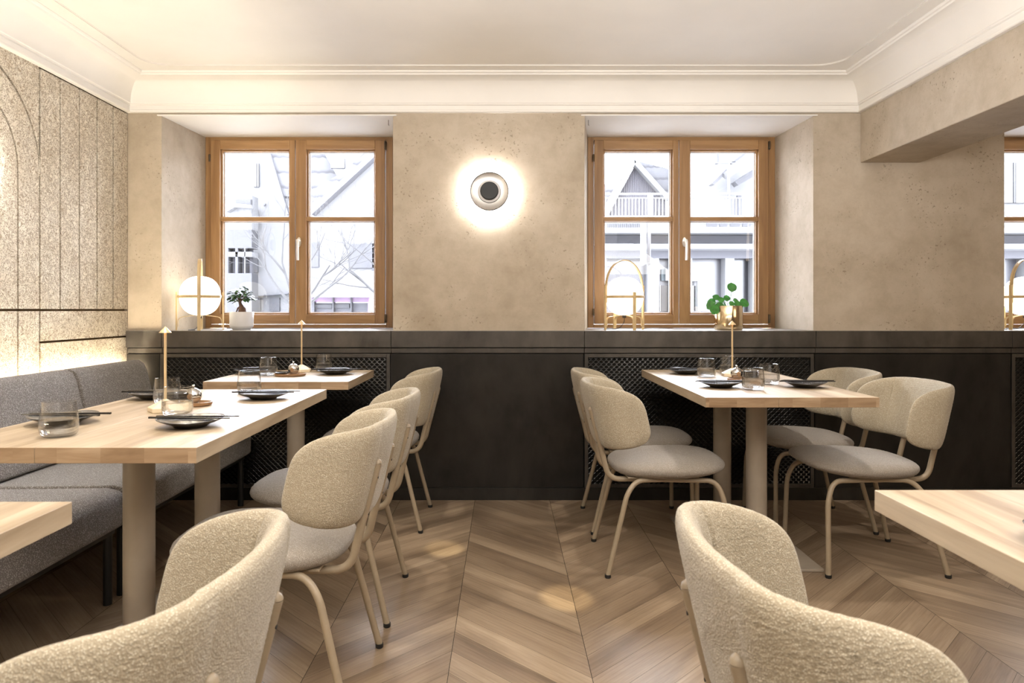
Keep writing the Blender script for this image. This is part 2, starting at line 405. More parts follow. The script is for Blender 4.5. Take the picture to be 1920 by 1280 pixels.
# back wall with three splayed window recesses
xw = [(-1.951, -1.908, -.711, -.632), (.459, .535, 1.732, 1.762), (2.85, 2.92, 4.117, 4.16)]
b = MB(); YO = 4.64; ZR = 2.188
b.box(XL-.3, XR+.2, YW, YO, ZR, ZC+.02)
b.box(XL-.3, XR+.2, YW+.02, YO, -.05, .944)
def pier(a, a2, b1, b2):      # front left, window left, window right, front right
    b.prism([(a, YW), (b2, YW), (b1, YG+.01), (b1+.0, YO), (a2, YO), (a2, YG+.01)], .94, ZR, 'Z')
pier(XL-.3, XL-.3, xw[0][1], xw[0][0]); pier(xw[0][3], xw[0][2], xw[1][1], xw[1][0])
pier(xw[1][3], xw[1][2], xw[2][1], xw[2][0]); pier(xw[2][3], xw[2][2], XR+.2, XR+.2)
struct(b.build('wall_back', 'plaster'))
sf = MB()
for q in xw: sf.box(q[0]-.02, q[3]+.02, YW-.012, YG+.01, ZR-.004, ZR+.002)
struct(sf.build('trim_3', 'white'))
struct(MB().box(XR, XR+.15, YB-.2, YW+.1, 0, ZC+.02).build('wall_right', 'plaster'))
struct(MB().box(XL-.3, XR+.2, YB-.2, YB, 0, ZC+.02).build('wall_front', 'plaster'))
# left wall: backing plus wood wool boards with arch joints
struct(MB().box(XL-.3, XL-.02, YB-.2, YW+.05, 0, ZC+.02).build('wall_left', 'groove'))
wl = MB(); g = .0055; YA = 2.735; ZA = 1.70; ztop = 2.2
def board(poly): wl.prism(poly, XL-.021, XL, 'X')
def rectb(y0, y1, z0, z1): board([(y0+g, z0+g), (y1-g, z0+g), (y1-g, z1-g), (y0+g, z1-g)])
edges = [3.20, 3.347, 3.498, 3.65, 3.80, 3.95]
for a_, b_ in zip(edges, edges[1:]): rectb(a_, b_, 1.08, ztop)
rectb(3.20, 3.95, .930, 1.08); rectb(3.20, 3.95, .3, .930)
low = [2.27, 2.414, 2.56, 2.735, 2.91, 3.056, 3.20]
for a_, b_ in zip(low, low[1:]): rectb(a_, b_, .3, 1.08)
def arc(r, a0, a1, n=28): return [(YA+r*math.cos(R(a0+(a1-a0)*k/n)), ZA+r*math.sin(R(a0+(a1-a0)*k/n))) for k in range(n+1)]
for ro, ri in ((.465, .321), (.321, .177)):
    board([(YA+ro-g, 1.08+g)] + arc(ro-g, 0, 180) + [(YA-ro+g, 1.08+g), (YA-ri-g, 1.08+g)] + arc(ri+g, 180, 0) + [(YA+ri+g, 1.08+g)])
board([(YA+.177-g, 1.08+g)] + arc(.177-g, 0, 180) + [(YA-.177+g, 1.08+g)])
for sg in (1, -1):        # spandrels beside the arch, split by an upright joint
    cut = math.degrees(math.acos(.305/.47))
    pr = [(YA+sg*(.465-g), ZA)] + [(YA+sg*.47*math.cos(R(t)), ZA+.47*math.sin(R(t))) for t in [cut*k/10 for k in range(11)]] + [(YA+sg*.305, ztop), (YA+sg*(.465-g), ztop)]
    board(pr if sg > 0 else pr[::-1])
    pr = [(YA+sg*.47*math.cos(R(t)), ZA+.47*math.sin(R(t))) for t in [cut+(90-cut)*k/12 for k in range(13)]] + [(YA, ztop), (YA+sg*.30, ztop)]
    board(pr if sg > 0 else pr[::-1])
yy = 2.27
while yy > YB: rectb(yy-.15, yy, 1.08, ztop); rectb(yy-.15, yy, .3, 1.08); yy -= .15
struct(wl.build('trim_4', 'wool'))

# steel wall lining under the windows
XE = XR
seams = [XL, -1.94, -.64, .456, 1.767, 2.88, 4.18, XE]
s_ = MB(); d_ = MB()
for a_, b_ in zip(seams, seams[1:]):
    s_.box(a_+.0012, b_-.0012, 3.925, 3.965, .8685, ZS-.002)
    s_.box(a_+.0012, b_-.0012, 3.937, 3.965, .8360, .8640)
struct(s_.build('trim_5', 'steel', bevel=.0012, bseg=2))
ss = MB()
for a_, b_ in zip(seams, seams[1:]): ss.box(a_, b_, 3.925, YG+.02, ZS-.002, ZS)
struct(ss.build('trim_6', simple('pale_sill_top', srgb(150, 146, 140), .35, .3, .08)))
struct(MB().box(XL, XE, 3.955, 3.975, 0, .958).build('trim_7', 'gap'))
pn = MB()
for a_, b_ in ((XL, -1.952), (-.645, .452), (1.762, 2.875), (4.18, XE)): pn.box(a_+.0015, b_-.0015, 3.933, 3.957, .073, .831)
struct(pn.build('trim_8', mat_steel('dark_panel_steel', .34), bevel=.001))
struct(MB().box(XL, XE, 3.938, 3.957, 0, .070).build('baseboard_back', 'steel_dark', bevel=.001))

def grille(x0, x1, label):
    t = empty('radiator_grille', ((x0+x1)/2, 3.94, .073)); hw = (x1-x0)/2; H = .758; fr = .020
    m = MB(); m.box(-hw, -hw+fr, -.006, .014, 0, H); m.box(hw-fr, hw, -.006, .014, 0, H)
    m.box(-hw+fr, hw-fr, -.006, .014, 0, fr); m.box(-hw+fr, hw-fr, -.006, .014, H-fr, H)
    m.build('frame', 'steel', t, bevel=.001)
    px, pz = .0295, .0145; x_0, x_1, z_0, z_1 = -hw+fr, hw-fr, fr, H-fr
    nz = int((z_1-z_0)/pz); nx = int((x_1-x_0)/px*2); vs = []; fs = []
    tk, dp = .0028, .0065
    for j in range(nz+1):
        zb = z_0 + j*pz; i0 = len(vs)
        for i in range(nx+1):
            up = (i+j) % 2; zz = zb + (pz*.46 if up else -pz*.04); yo = 0 if up else -.0015
            for sd in (-1, 1):      # flat bond, then a slanted strand to the next one
                x = min(x_1, max(x_0, x_0 + i*px/2 + sd*px*.125))
                vs += [(x, -dp*.5+yo, zz-tk*.6), (x, -dp*.25+yo, zz+tk*.7), (x, dp*.6+yo, zz+tk*1.1)]
        for i in range(2*nx+1):
            a = i0+i*3; b2 = a+3
            fs += [(a, b2, b2+1, a+1), (a+1, b2+1, b2+2, a+2), (a+2, b2+2, b2, a)]
    MB().add(vs, fs).build('expanded_metal', 'mesh', t)
    tag(t, label, 'radiator grille', 'black mesh grilles under the windows'); return t
grille(-1.95, -.647, 'black expanded-metal grille under the left window, behind the tables by the bench')
grille(.458, 1.760, 'black expanded-metal grille under the middle window, behind the four-seat table')
grille(2.882, 4.178, 'black expanded-metal grille cut by the right edge of the photo')

# ------------------------------------------------------------------ windows
def window(idx, x0):
    t = empty('window_%d' % idx, (x0, YG, ZS+.002)); struct(t)
    Hh = 1.232; Wd = 1.197; Zt = Hh
    def z(v): return Zt - v
    m = MB(); m.box(0, .0375, 0, .075, 0, Hh); m.box(1.1535, Wd, 0, .075, 0, Hh); m.build('frame_post', 'pine', t, bevel=.002)
    m = MB(); m.box(.0375, 1.1535, 0, .075, z(.0328), Hh); m.box(.0375, 1.1535, -.004, .075, 0, z(1.2075)-.002); m.build('frame_rail', 'pine_h', t, bevel=.002)
    for k, (sa, sb, ga, gb) in enumerate(((.0405, .5772, .0995, .541), (.5815, 1.150, .649, 1.086))):
        s = empty('sash'); s.parent = t
        zt, zb, gt, gbm = z(.0345), z(1.206), z(.0937), z(1.1455)
        m = MB(); m.box(sa, ga, -.016, .05, zb, zt); m.box(gb, sb, -.016, .05, zb, zt); m.build('stile', 'pine', s, bevel=.003)
        m = MB(); m.box(ga, gb, -.0158, .05, gt, zt); m.box(ga, gb, -.0158, .05, zb, gbm); m.build('rail', 'pine_h', s, bevel=.0025)
        bd = .010; m = MB()      # bead moulding round the glass
        m.box(ga, ga+bd, .006, .04, gbm, gt); m.box(gb-bd, gb, .006, .04, gbm, gt); m.box(ga+bd, gb-bd, .006, .04, gt-bd, gt); m.box(ga+bd, gb-bd, .006, .04, gbm, gbm+bd)
        m.build('glazing_bead', 'pine', s, bevel=.002)
        m = MB(); m.prism([(-.006, z(.5475)), (.0, z(.5505)), (.04, z(.5505)), (.04, z(.521)), (.0, z(.521)), (-.006, z(.524))], ga, gb, 'X'); m.build('glazing_bar', 'pine_h', s)
        for za, zb2 in ((z(.521), gt-bd), (gbm+bd, z(.5505))):
            m = MB(); e = .005
            for q in ((ga+bd, ga+bd+e, zb2, za), (gb-bd-e, gb-bd, zb2, za), (ga+bd+e, gb-bd-e, zb2-e if zb2 > za else za-e, max(za, zb2)), (ga+bd+e, gb-bd-e, min(za, zb2), min(za, zb2)+e)):
                m.box(q[0], q[1], .030, .040, min(q[2], q[3]), max(q[2], q[3]))
            m.build('seal', 'seal', s)
            MB().box(ga+bd, gb-bd, .034, .037, min(za, zb2), max(za, zb2)).build('pane', 'pane', s)
    hx = .612 if idx != 1 else .604
    h = MB(); h.lathe([(.0, -.024), (.0125, -.024), (.0135, -.022), (.0135, -.016), (.0, -.016)], (0, 0, 0), 20, axis='Z')
    h.v = [(x, z_*1.0, y*2.3) for x, y, z_ in h.v]
    h.tube([(0, -.022, .008), (0, -.058, .008)], .008, 14)
    hh = h.build('handle', 'nickel', t, smooth=40, loc=(hx, .0, z(.685)))
    lv = MB().tube(fillet([(0, -.056, .012), (.004, -.062, -.02), (0.004, -.058, -.118)], .01, 5), [.0095]*3+[.0085]*(len(fillet([(0, 0, 0), (0, 0, 1), (0, 1, 0)], .01, 5))-3), 12, flat=.7)
    lv.build('lever', 'nickel', hh, smooth=40)
    for hz in ((.115, .245) if False else (.15, 1.13)):
        MB().tube([(.034, -.020, z(hz)-.022), (.034, -.020, z(hz)+.022)], .0055, 10).build('hinge', 'hinge', t, smooth=40)
    for hz in (.045, 1.165): 
        m = MB(); m.box(1.146, 1.160, -.022, -.004, z(hz)-.05 if hz < 1 else z(hz)-.035, z(hz)+.0 if hz < 1 else z(hz)+.02); m.tube([(1.153, -.026, z(hz)-.045 if hz < 1 else z(hz)-.03), (1.153, -.026, z(hz) if hz < 1 else z(hz)+.012)], .005, 8)
        m.build('corner_hinge', 'hinge', t, smooth=40, bevel=.001)
    return t
window(1, -1.908); window(2, .535); window(3, 2.92)
for x, nm in ((-.722+.05, 0), (.49, 1)):
    o = MB().tube([(0, 0, 0), (0, 0, -.028), (.004, 0, -.032)], .0016, 6).build('ceiling_hook', 'hinge', smooth=40, loc=(x, 4.03, ZR-.004))
    tag(o, ['tiny dark wire hook in the soffit at the right end of the left window', 'tiny dark wire hook in the soffit at the left end of the middle window'][nm], 'hook', 'small hooks in the window soffits')

# ------------------------------------------------------------------ chairs
def sgnpow(v, p): return math.copysign(abs(v)**p, v)
def make_back():
    NP, NR = 340, 70; zc = .639; H = .129; T = .040; n = 3.9; vs = []; fs = []
    def pt(rho, phi, side):
        cp, sp = math.cos(phi), math.sin(phi)
        p = rho*sgnpow(cp, 2/n); q = rho*sgnpow(sp, 2/n)
        rc = .090; b = .214; x0 = -.283; a0 = b-rc; a1 = a0 + rc*math.pi/2; L = a1 + .099
        a = abs(p)*L; sg = 1 if p >= 0 else -1
        if a < a0: x, y, nx, ny = x0, a, -1, 0
        elif a < a1: w_ = (a-a0)/rc; x, y, nx, ny = x0+rc-rc*math.cos(w_), a0+rc*math.sin(w_), -math.cos(w_), math.sin(w_)
        else: x, y, nx, ny = x0+rc+(a-a1), b, 0, 1
        x += .016*min(1, (a/a0))**2 * (1 if a < a0 else 1); y += .006*max(0, (a-a1)/.108) if a > a1 else 0
        y *= sg; ny *= sg
        h = .5*T*max(0, 1-rho**7)**.5
        h *= 1 - (.22*math.exp(-((abs(p)-.56)/.012)**2) if side < 0 else 0)
        z = zc + H*q
        lean = -.24*(z-zc)
        # spine a little taller than the wings
        z += .009*(1-p*p)*(1 if q > 0 else -.4)*abs(q)
        P = Vector((x + lean + nx*h*side, y + ny*h*side, z))
        k = noise.noise(P*260)*.0007 + noise.noise(P*480)*.0009
        return P + Vector((nx*side, ny*side, .6*sgnpow(sp, 1)*(rho**8)))*k
    rings = [(r, 1) for r in [((i+.5)/NR)**.72 for i in range(NR-1)]]
    rr = [x for x, _ in rings] + [.992, 1.0]
    seq = [(r, 1) for r in rr] + [(r, -1) for r in rr[::-1][1:]]
    for r, s in seq:
        for k in range(NP): vs.append(pt(r, 2*math.pi*k/NP, s))
    m = len(seq)
    for i in range(m-1):
        for k in range(NP): fs.append((i*NP+k, (i+1)*NP+k, (i+1)*NP+(k+1) % NP, i*NP+(k+1) % NP))
    fs.append(tuple(range(NP))); fs.append(tuple((m-1)*NP+k for k in range(NP))[::-1])
    return vs, fs
def make_seat():
    NP, NR = 240, 40; vs = []; fs = []; n = 3.0
    def pt(rho, phi, side):
        cp, sp = math.cos(phi), math.sin(phi); p = sgnpow(cp, 2/n)*rho; q = sgnpow(sp, 2/n)*rho
        x = .035 + .238*p; y = q*(.232 + .012*p - .016*max(0, -p))
        zm = .425 + .012*max(0, p)**2 - .006*p*0
        h = (.040*max(0, 1-rho**4.2)**.52) if side > 0 else (-.040*max(0, 1-rho**6)**.5*(1-.35*max(0, p)))
        z = zm + h - .006*max(0, -p)
        P = Vector((x, y, z)); k = noise.noise(P*170)*.0012 + noise.noise(P*360)*.0008
        return P + Vector((cp*rho**6*.7, sp*rho**6*.7, side))*k
    rr = [((i+.5)/NR)**.7 for i in range(NR-1)] + [.99, 1.0]
    seq = [(r, 1) for r in rr] + [(r, -1) for r in rr[::-1][1:]]
    for r, s in seq:
        for k in range(NP): vs.append(pt(r, 2*math.pi*k/NP, s))
    m = len(seq)
    for i in range(m-1):
        for k in range(NP): fs.append((i*NP+k, (i+1)*NP+k, (i+1)*NP+(k+1) % NP, i*NP+(k+1) % NP))
    fs.append(tuple(range(NP))[::-1]); fs.append(tuple((m-1)*NP+k for k in range(NP)))
    return vs, fs
def make_chair():
    t = empty('dining_chair')
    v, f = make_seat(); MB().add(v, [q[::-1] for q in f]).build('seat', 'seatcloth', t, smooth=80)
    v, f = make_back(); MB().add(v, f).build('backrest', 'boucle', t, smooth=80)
    for s in (1, -1):
        lg = MB().tube(fillet([(-.03, s*.165, .383), (.205, s*.185, .383), (.236, s*.203, .31), (.242, s*.220, .012)], .045, 7), .0105, 14).build('leg', 'tube', t, smooth=50)
        MB().lathe([(0, 0), (.010, 0), (.0125, .003), (.0125, .014), (.0, .014)], (.242, s*.220, 0), 16).build('foot_cap', 'rubber', lg, smooth=50)
        lg = MB().tube(fillet([(.0, s*.165, .383), (-.115, s*.178, .383), (-.158, s*.196, .335), (-.240, s*.220, .012)], .045, 7), .0105, 14).build('leg', 'tube', t, smooth=50)
        MB().lathe([(0, 0), (.010, 0), (.0125, .003), (.0125, .014), (.0, .014)], (-.241, s*.220, 0), 16).build('foot_cap', 'rubber', lg, smooth=50)
        path = fillet([(-.02, s*.112, .374), (-.222, s*.112, .372), (-.2460, s*.112, .474), (-.2960, s*.112, .664)], .055, 8)
        rs = [.0115]*len(path); sp = MB().tube(path, rs, 14)
        sp.lathe([(.0115, 0), (.010, .006), (.0055, .0105), (0, .0115)], path[-1], 14)
        sup = sp.build('back_support', 'tube', t, smooth=50)
        for zz, xx in ((.625, -.2860), (.525, -.2595)):
            MB().lathe([(0, -.0015), (.0034, -.0015), (.0034, .002), (0, .002)], (xx-.0108, s*.112, zz), 10, axis='X').build('bolt', 'rubber', sup)
    m = MB().prism([(-.16, .390), (.20, .390), (.16, .380), (.02, .362), (-.02, .362), (-.13, .378)], -.02, .02, 'Y')
    m.box(-.15, .06, -.16, .16, .384, .392); m.box(.05, .09, -.165, .165, .372, .386); m.box(-.06, -.02, -.165, .165, .372, .386)
    m.build('seat_bracket', 'tube', t, bevel=.002)
    return t
chair = make_chair()
CG = 'cream dining chairs at the tables'
places = [
 (-.625, .885, 180, 'blurred cream boucle chair cut off at the lower left corner of the photo'),
 (-.64, 2.00, 180, 'cream boucle chair seen from behind at the near end of the long left table'),
 (-.64, 2.584, 180, 'cream boucle chair at the far end of the long left table, between two others'),
 (-.645, 3.578, 180, 'cream boucle chair at the small far left table, beside the black steel panel'),
 (.66, 3.017, 0, 'cream boucle chair on the near left side of the four-seat right table'),
 (.67, 3.555, 0, 'cream boucle chair on the far left side of the four-seat right table'),
 (1.55, 3.015, 180, 'cream boucle chair on the near right side of the four-seat right table'),
 (1.55, 3.557, 180, 'cream boucle chair on the far right side of the four-seat right table, against the mesh'),
 (0.573, .93, 0, 'large blurred cream boucle chair in the lower right foreground beside the pale table corner'),
]
for i, (x, y, a, lb) in enumerate(places):
    o = chair if i == 0 else copy_tree(chair)
    o.location = (x, y, 0); o.rotation_euler = (0, 0, R(a)); tag(o, lb, 'chair', CG)

# ------------------------------------------------------------------ tables
def table(x0, x1, y0, y1, legs, label, th=.038):
    cx, cy = (x0+x1)/2, (y0+y1)/2; t = empty('dining_table', (cx, cy, 0)); hx, hy = (x1-x0)/2, (y1-y0)/2
    m = MB(); m.box(-hx, -hx+.1355*1, -hy, hy, .75-th, .75) if False else None
    split = -hx + .42*(x1-x0)
    m.box(-hx, split-.0004, -hy, hy, .75-th, .75); m.box(split+.0004, hx, -hy, hy, .75-th, .75)
    tp = m.build('tabletop', 'table', t, bevel=.0012); tp.data.materials.append(M['endgrain'])
    for p in tp.data.polygons:
        if abs(p.normal.y) > .9: p.material_index = 1
    for ly in legs:
        MB().lathe([(.043, .014), (.043, .75-th)], (0, ly, 0), 40).build('leg', 'column', t, smooth=40)
        MB().box(-.12, .12, ly-.07, ly+.07, .75-th-.006, .75-th).build('mounting_plate', 'column', t)
    L = max(.23, abs(legs[0]) + .135) if len(legs) > 1 else .23
    MB().box(-.23, .23, -L, L, .001, .013).build('base_plate', 'column', t, bevel=.002)
    return tag(t, label, 'table', 'pale wood dining tables')
table(-1.408, -.738, 1.663, 2.885, (-.235, .235), 'long pale wood table at the left in front of the grey bench, with four settings')
table(-1.388, -.717, 3.194, 3.82, (0,), 'small square pale wood table at the back left below the left window')
table(.761, 1.417, 2.616, 3.837, (-.235, .235), 'long pale wood table right of centre below the middle window')
table(-1.41, -.744, .58, 1.195, (0,), 'pale wood table corner cut off by the left edge, before the bench')
table(.68, 1.34, .40, 1.273, (0,), 'pale wood table corner cut off by the lower right edge of the photo')

# ------------------------------------------------------------------ bench
def bench(y0, y1, label):
    t = empty('bench', (0, y0, 0)); L = y1-y0; n = 2
    for k in range(2):
        a, b2 = L*k/2, L*(k+1)/2
    pr = [(-2.10, .285), (-1.425, .275), (-1.408, .29), (-1.408, .385), (-1.425, .410), (-1.47, .420), (-2.10, .412)]
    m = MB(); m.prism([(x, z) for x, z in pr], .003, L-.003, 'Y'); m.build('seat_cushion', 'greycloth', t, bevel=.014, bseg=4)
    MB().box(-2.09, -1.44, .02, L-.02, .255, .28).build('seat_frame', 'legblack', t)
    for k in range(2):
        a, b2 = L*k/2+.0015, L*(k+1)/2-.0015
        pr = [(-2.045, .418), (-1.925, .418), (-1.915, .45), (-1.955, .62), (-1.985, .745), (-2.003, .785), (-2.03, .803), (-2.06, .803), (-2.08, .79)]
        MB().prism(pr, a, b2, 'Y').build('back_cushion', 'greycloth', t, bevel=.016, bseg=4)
    for yy in (.035, L-.04):
        for xx in (-1.455, -2.03):
            MB().lathe([(.0, 0), (.0155, 0), (.0155, .258), (0, .258)], (xx, yy, 0), 20).build('leg', 'legblack', t, smooth=40)
    return tag(t, label, 'bench', 'grey upholstered bench units along the left wall')
bench(2.60, 3.87, 'grey upholstered bench unit reaching into the far left corner, under the wood wool wall')
bench(1.32, 2.585, 'nearer grey upholstered bench unit at the left edge, behind the near left tables')
# light strip hidden behind the bench back
o = MB().box(XL+.012, XL+.028, .2, 3.88, .715, .722).build('led_strip', 'strip')
tag(o, 'warm light strip behind the bench back washing up the wood wool wall', 'light strip')

# ------------------------------------------------------------------ wall lamps
def wall_lamp(loc, rz, label):
    t = empty('wall_lamp', loc, rz)     # faces local -Y
    def lt(prof, name, mat, **k): return MB().lathe(prof, (0, 0, 0), 64, axis='Y').build(name, mat, t, smooth=40, **k)
    lt([(0, 0), (.040, 0), (.040, .016), (.022, .018), (.022, .075), (0, .075)], 'wall_mount', 'alu')
    lt([(.082, .036), (.092, .036), (.092, .044), (.082, .044), (.082, .036)], 'light_ring', 'ring_bulb')
    lt([(.0, .046), (.060, .046), (.085, .048), (.1025, .048), (.1025, .033), (.1055, .033), (.1065, .060), (.104, .062), (.086, .055), (.058, .052), (0, .052)], 'reflector_dish', 'alu')
    lt([(.104, .058), (.1085, .058), (.1085, .066), (.104, .066), (.104, .058)], 'rim', 'cap')
    lt([(.0, .055), (.062, .055), (.064, .059), (.062, .064), (.046, .069), (0, .069)], 'inner_ring', 'ceramic')
    lt([(0, .068), (.049, .068), (.0505, .071), (.0505, .084), (.047, .087), (0, .087)], 'cap', 'cap')
    return tag(t, label, 'wall lamp', 'round wall lamps')
wall_lamp((-.082, YW, 1.745), 0, 'round wall lamp with black centre glowing on the plaster between the two windows')
wall_lamp((XL, 2.735, 1.66), R(90), 'round wall lamp on the wood wool arch, beyond the left edge')

# ------------------------------------------------------------------ table lamps
def make_lamp():
    t = empty('table_lamp')
    MB().lathe([(0, 0), (.052, 0), (.054, .002), (.054, .014), (.053, .0155), (.006, .040), (0, .040)], seg=6, c=(0, 0, 0)).build('base', 'lampbase', t, bevel=.001)
    MB().lathe([(.0042, .038), (.0042, .262)], seg=16).build('pole', 'brass', t, smooth=40)
    sh = MB().lathe([(.0185, .2560), (.0190, .2565), (.0005, .2770), (.0, .2770)], seg=32)
    sh.lathe([(.0185, .2560), (.0, .2700)], seg=32); sh.build('shade', 'brass', t, smooth=30)
    MB().lathe([(.0045, .2585), (.0125, .2585), (.0105, .2615), (.0045, .2615), (.0045, .2585)], seg=24).build('bulb', 'bulb', t, smooth=30)
    return t
lamp = make_lamp()
for i, (x, y, rz, lb) in enumerate(((-1.104, 2.26, 12, 'slim cordless table lamp with cone head on the long left table'), (-1.08, 3.70, 40, 'slim cordless table lamp with cone head on the small far left table'), (1.139, 3.46, 25, 'slim cordless table lamp with cone head on the four-seat right table'))):
    o = lamp if i == 0 else copy_tree(lamp)
    o.location = (x, y, .75); o.rotation_euler = (0, 0, R(rz)); tag(o, lb, 'table lamp', 'slim cone-head table lamps')

# ------------------------------------------------------------------ basket lamps on the sill
def make_basket():
    t = empty('basket_lamp'); Rr = .122
    def gz(x, y, z, a, r): return (x, y, z)
    pr = []
    for k in range(25):
        a = -math.pi/2 + math.pi*k/24; pr.append((.113*abs(math.cos(a))**.85, .200 + .115*sgnpow(math.sin(a), .92)))
    pr[0] = (.0, pr[0][1]); pr[-1] = (.0, pr[-1][1])
    MB().lathe(pr, seg=48).build('globe', 'globe', t, smooth=80)
    # hoop
    MB().lathe([(.1165, .187), (.1205, .187), (.1205, .2025), (.1165, .2025), (.1165, .187)], seg=56).build('hoop', 'bent', t, smooth=40)
    for k in range(4):
        a = R(90*k); ca, sa = math.cos(a), math.sin(a)
        hz = .222 if k % 2 else .265
        m = MB(); m.box(-.0045, .0045, -.009, .009, 0, hz)
        m.v = [(ca*(x+.1255)-sa*y, sa*(x+.1255)+ca*y, z) for x, y, z in m.v]
        m.build('post', 'bent', t, bevel=.001)
        path = fillet([(.118, 0, .022), (.118, 0, .075), (.03, 0, .088)], .075, 8)
        vs = []; fs = []
        for p in path:
            for wy in (-.008, .008): vs.append((ca*p.x-sa*wy, sa*p.x+ca*wy, p.z))
        for p in path:
            for wy in (-.008, .008): vs.append((ca*(p.x-.003)-sa*wy, sa*(p.x-.003)+ca*wy, p.z-.003))
        n = len(path)
        for i in range(n-1):
            j = 2*i; fs += [(j, j+1, j+3, j+2), (2*n+j, 2*n+j+2, 2*n+j+3, 2*n+j+1), (j, j+2, 2*n+j+2, 2*n+j), (j+1, 2*n+j+1, 2*n+j+3, j+3)]
        MB().add(vs, fs).build('foot_brace', 'bent', t, smooth=60)
    # tall arched handle on two opposite posts, along local X
    path = [Vector((.121*math.cos(th), 0, .250+.165*math.sin(th))) for th in [math.pi*k/32 for k in range(33)]]
    path = [Vector((.121, 0, .16))] + path + [Vector((-.121, 0, .16))]
    vs = []; fs = []; n = len(path)
    for i, p in enumerate(path):
        tn = (path[min(i+1, n-1)]-path[max(i-1, 0)]).normalized(); nr = Vector((-tn.z, 0, tn.x))
        for o_ in (-.0028, .0028):
            for wy in (-.010, .010): q = p+nr*o_; vs.append((q.x, wy, q.z))
    for i in range(n-1):
        j = 4*i; fs += [(j, j+1, j+5, j+4), (j+2, j+6, j+7, j+3), (j, j+4, j+6, j+2), (j+1, j+3, j+7, j+5)]
    fs += [(0, 2, 3, 1), (4*n-4, 4*n-3, 4*n-1, 4*n-2)]
    MB().add(vs, fs).build('handle', 'bent', t, smooth=60)
    m = MB(); m.lathe([(0, .070), (.012, .070), (.012, .088), (0, .088)], seg=16)
    m.tube(fillet([(0, 0, .072), (0, 0, .045), (-.02, .02, .006), (-.06, .05, .003), (-.11, .06, .003), (-.13, .02, .003)], .03, 6), .0022, 8)
    m.build('cable', 'cable', t, smooth=60)
    return t
bask = make_basket()
for i, (x, y, rz, lb) in enumerate(((-1.782, 4.065, 111, 'glowing globe lamp in a bent wood cage on the left end of the left sill'), (.720, 4.15, 18, 'glowing globe lamp with an arched wood handle on the middle window sill'), (3.105, 4.13, 20, 'glowing globe lamp in a wood cage cut by the right edge of the photo'))):
    o = bask if i == 0 else copy_tree(bask)
    o.location = (x, y, ZS); o.rotation_euler = (0, 0, R(rz)); tag(o, lb, 'lamp', 'globe lamps on the window sills')

# ------------------------------------------------------------------ plants on the sill
def leaf_mesh(mb, base, direc, L, W, nrm, fold=.25, round_=False):
    d = direc.normalized(); s = d.cross(nrm).normalized(); u = s.cross(d)
    pts = []; n = 6
    for i in range(n+1):
        t = i/n; wv = (math.sin(math.pi*(t*.92+.04))**(.6 if round_ else .9))*W*.5
        if i == n or i == 0: wv = W*.03
        cz = -L*.22*t*t
        pts += [base+d*L*t+u*cz+s*wv+u*wv*fold, base+d*L*t+u*cz, base+d*L*t+u*cz-s*wv+u*wv*fold]
    fs = []
    for i in range(n):
        j = i*3; fs += [(j, j+1, j+4, j+3), (j+1, j+2, j+5, j+4)]
    mb.add(pts, fs)
rg = random.Random(3)
# bonsai fig
t = empty('potted_bonsai_fig', (-1.563, 4.13, ZS))
MB().lathe([(0, 0), (.050, 0), (.056, .006), (.066, .018), (.068, .024), (.069, .104), (.068, .106), (.063, .106), (.062, .090), (0, .090)], seg=48).build('pot', 'ceramic', t, smooth=40)
MB().lathe([(0, .098), (.062, .098), (.062, .092)], seg=24).build('soil', 'soil', t)
m = MB(); m.tube([(0, 0, .095), (.003, 0, .108), (.004, 0, .125), (-.002, 0, .138), (-.006, 0, .148), (-.010, 0, .165), (-.006, .002, .19), (-.004, 0, .215)], [.018, .023, .021, .013, .010, .008, .006, .004], 16)
m.tube([(-.004, 0, .140), (-.024, .005, .128), (-.032, .006, .108), (-.036, .006, .094)], [.006, .005, .004, .004], 8)
for q in ((.034, 0, .20), (-.042, .01, .195), (.01, .03, .225), (-.02, -.03, .22)): m.tube([(-.008, 0, .165), ((q[0]-.008)/2, q[1]/2, (.165+q[2])/2+.008), q], [.005, .004, .002], 8)
m.build('trunk', 'bark', t, smooth=60)
lm = MB()
for k in range(120):
    a = rg.uniform(0, 6.28); r = rg.uniform(.01, .062); zz = .168 + rg.uniform(0, .085)*(1.25-r/.08)
    b0 = Vector((-.004+r*math.cos(a), r*.8*math.sin(a), zz)); d = Vector((math.cos(a+rg.uniform(-.6, .6)), math.sin(a+rg.uniform(-.6, .6)), rg.uniform(-.45, .5)))
    leaf_mesh(lm, b0, d, rg.uniform(.030, .044), rg.uniform(.016, .023), Vector((rg.uniform(-.3, .3), rg.uniform(-.3, .3), 1)))
lm.build('foliage', 'leaf', t, smooth=60)
tag(t, 'small bonsai fig with dark leaves in a white ceramic pot on the left window sill', 'potted plant')
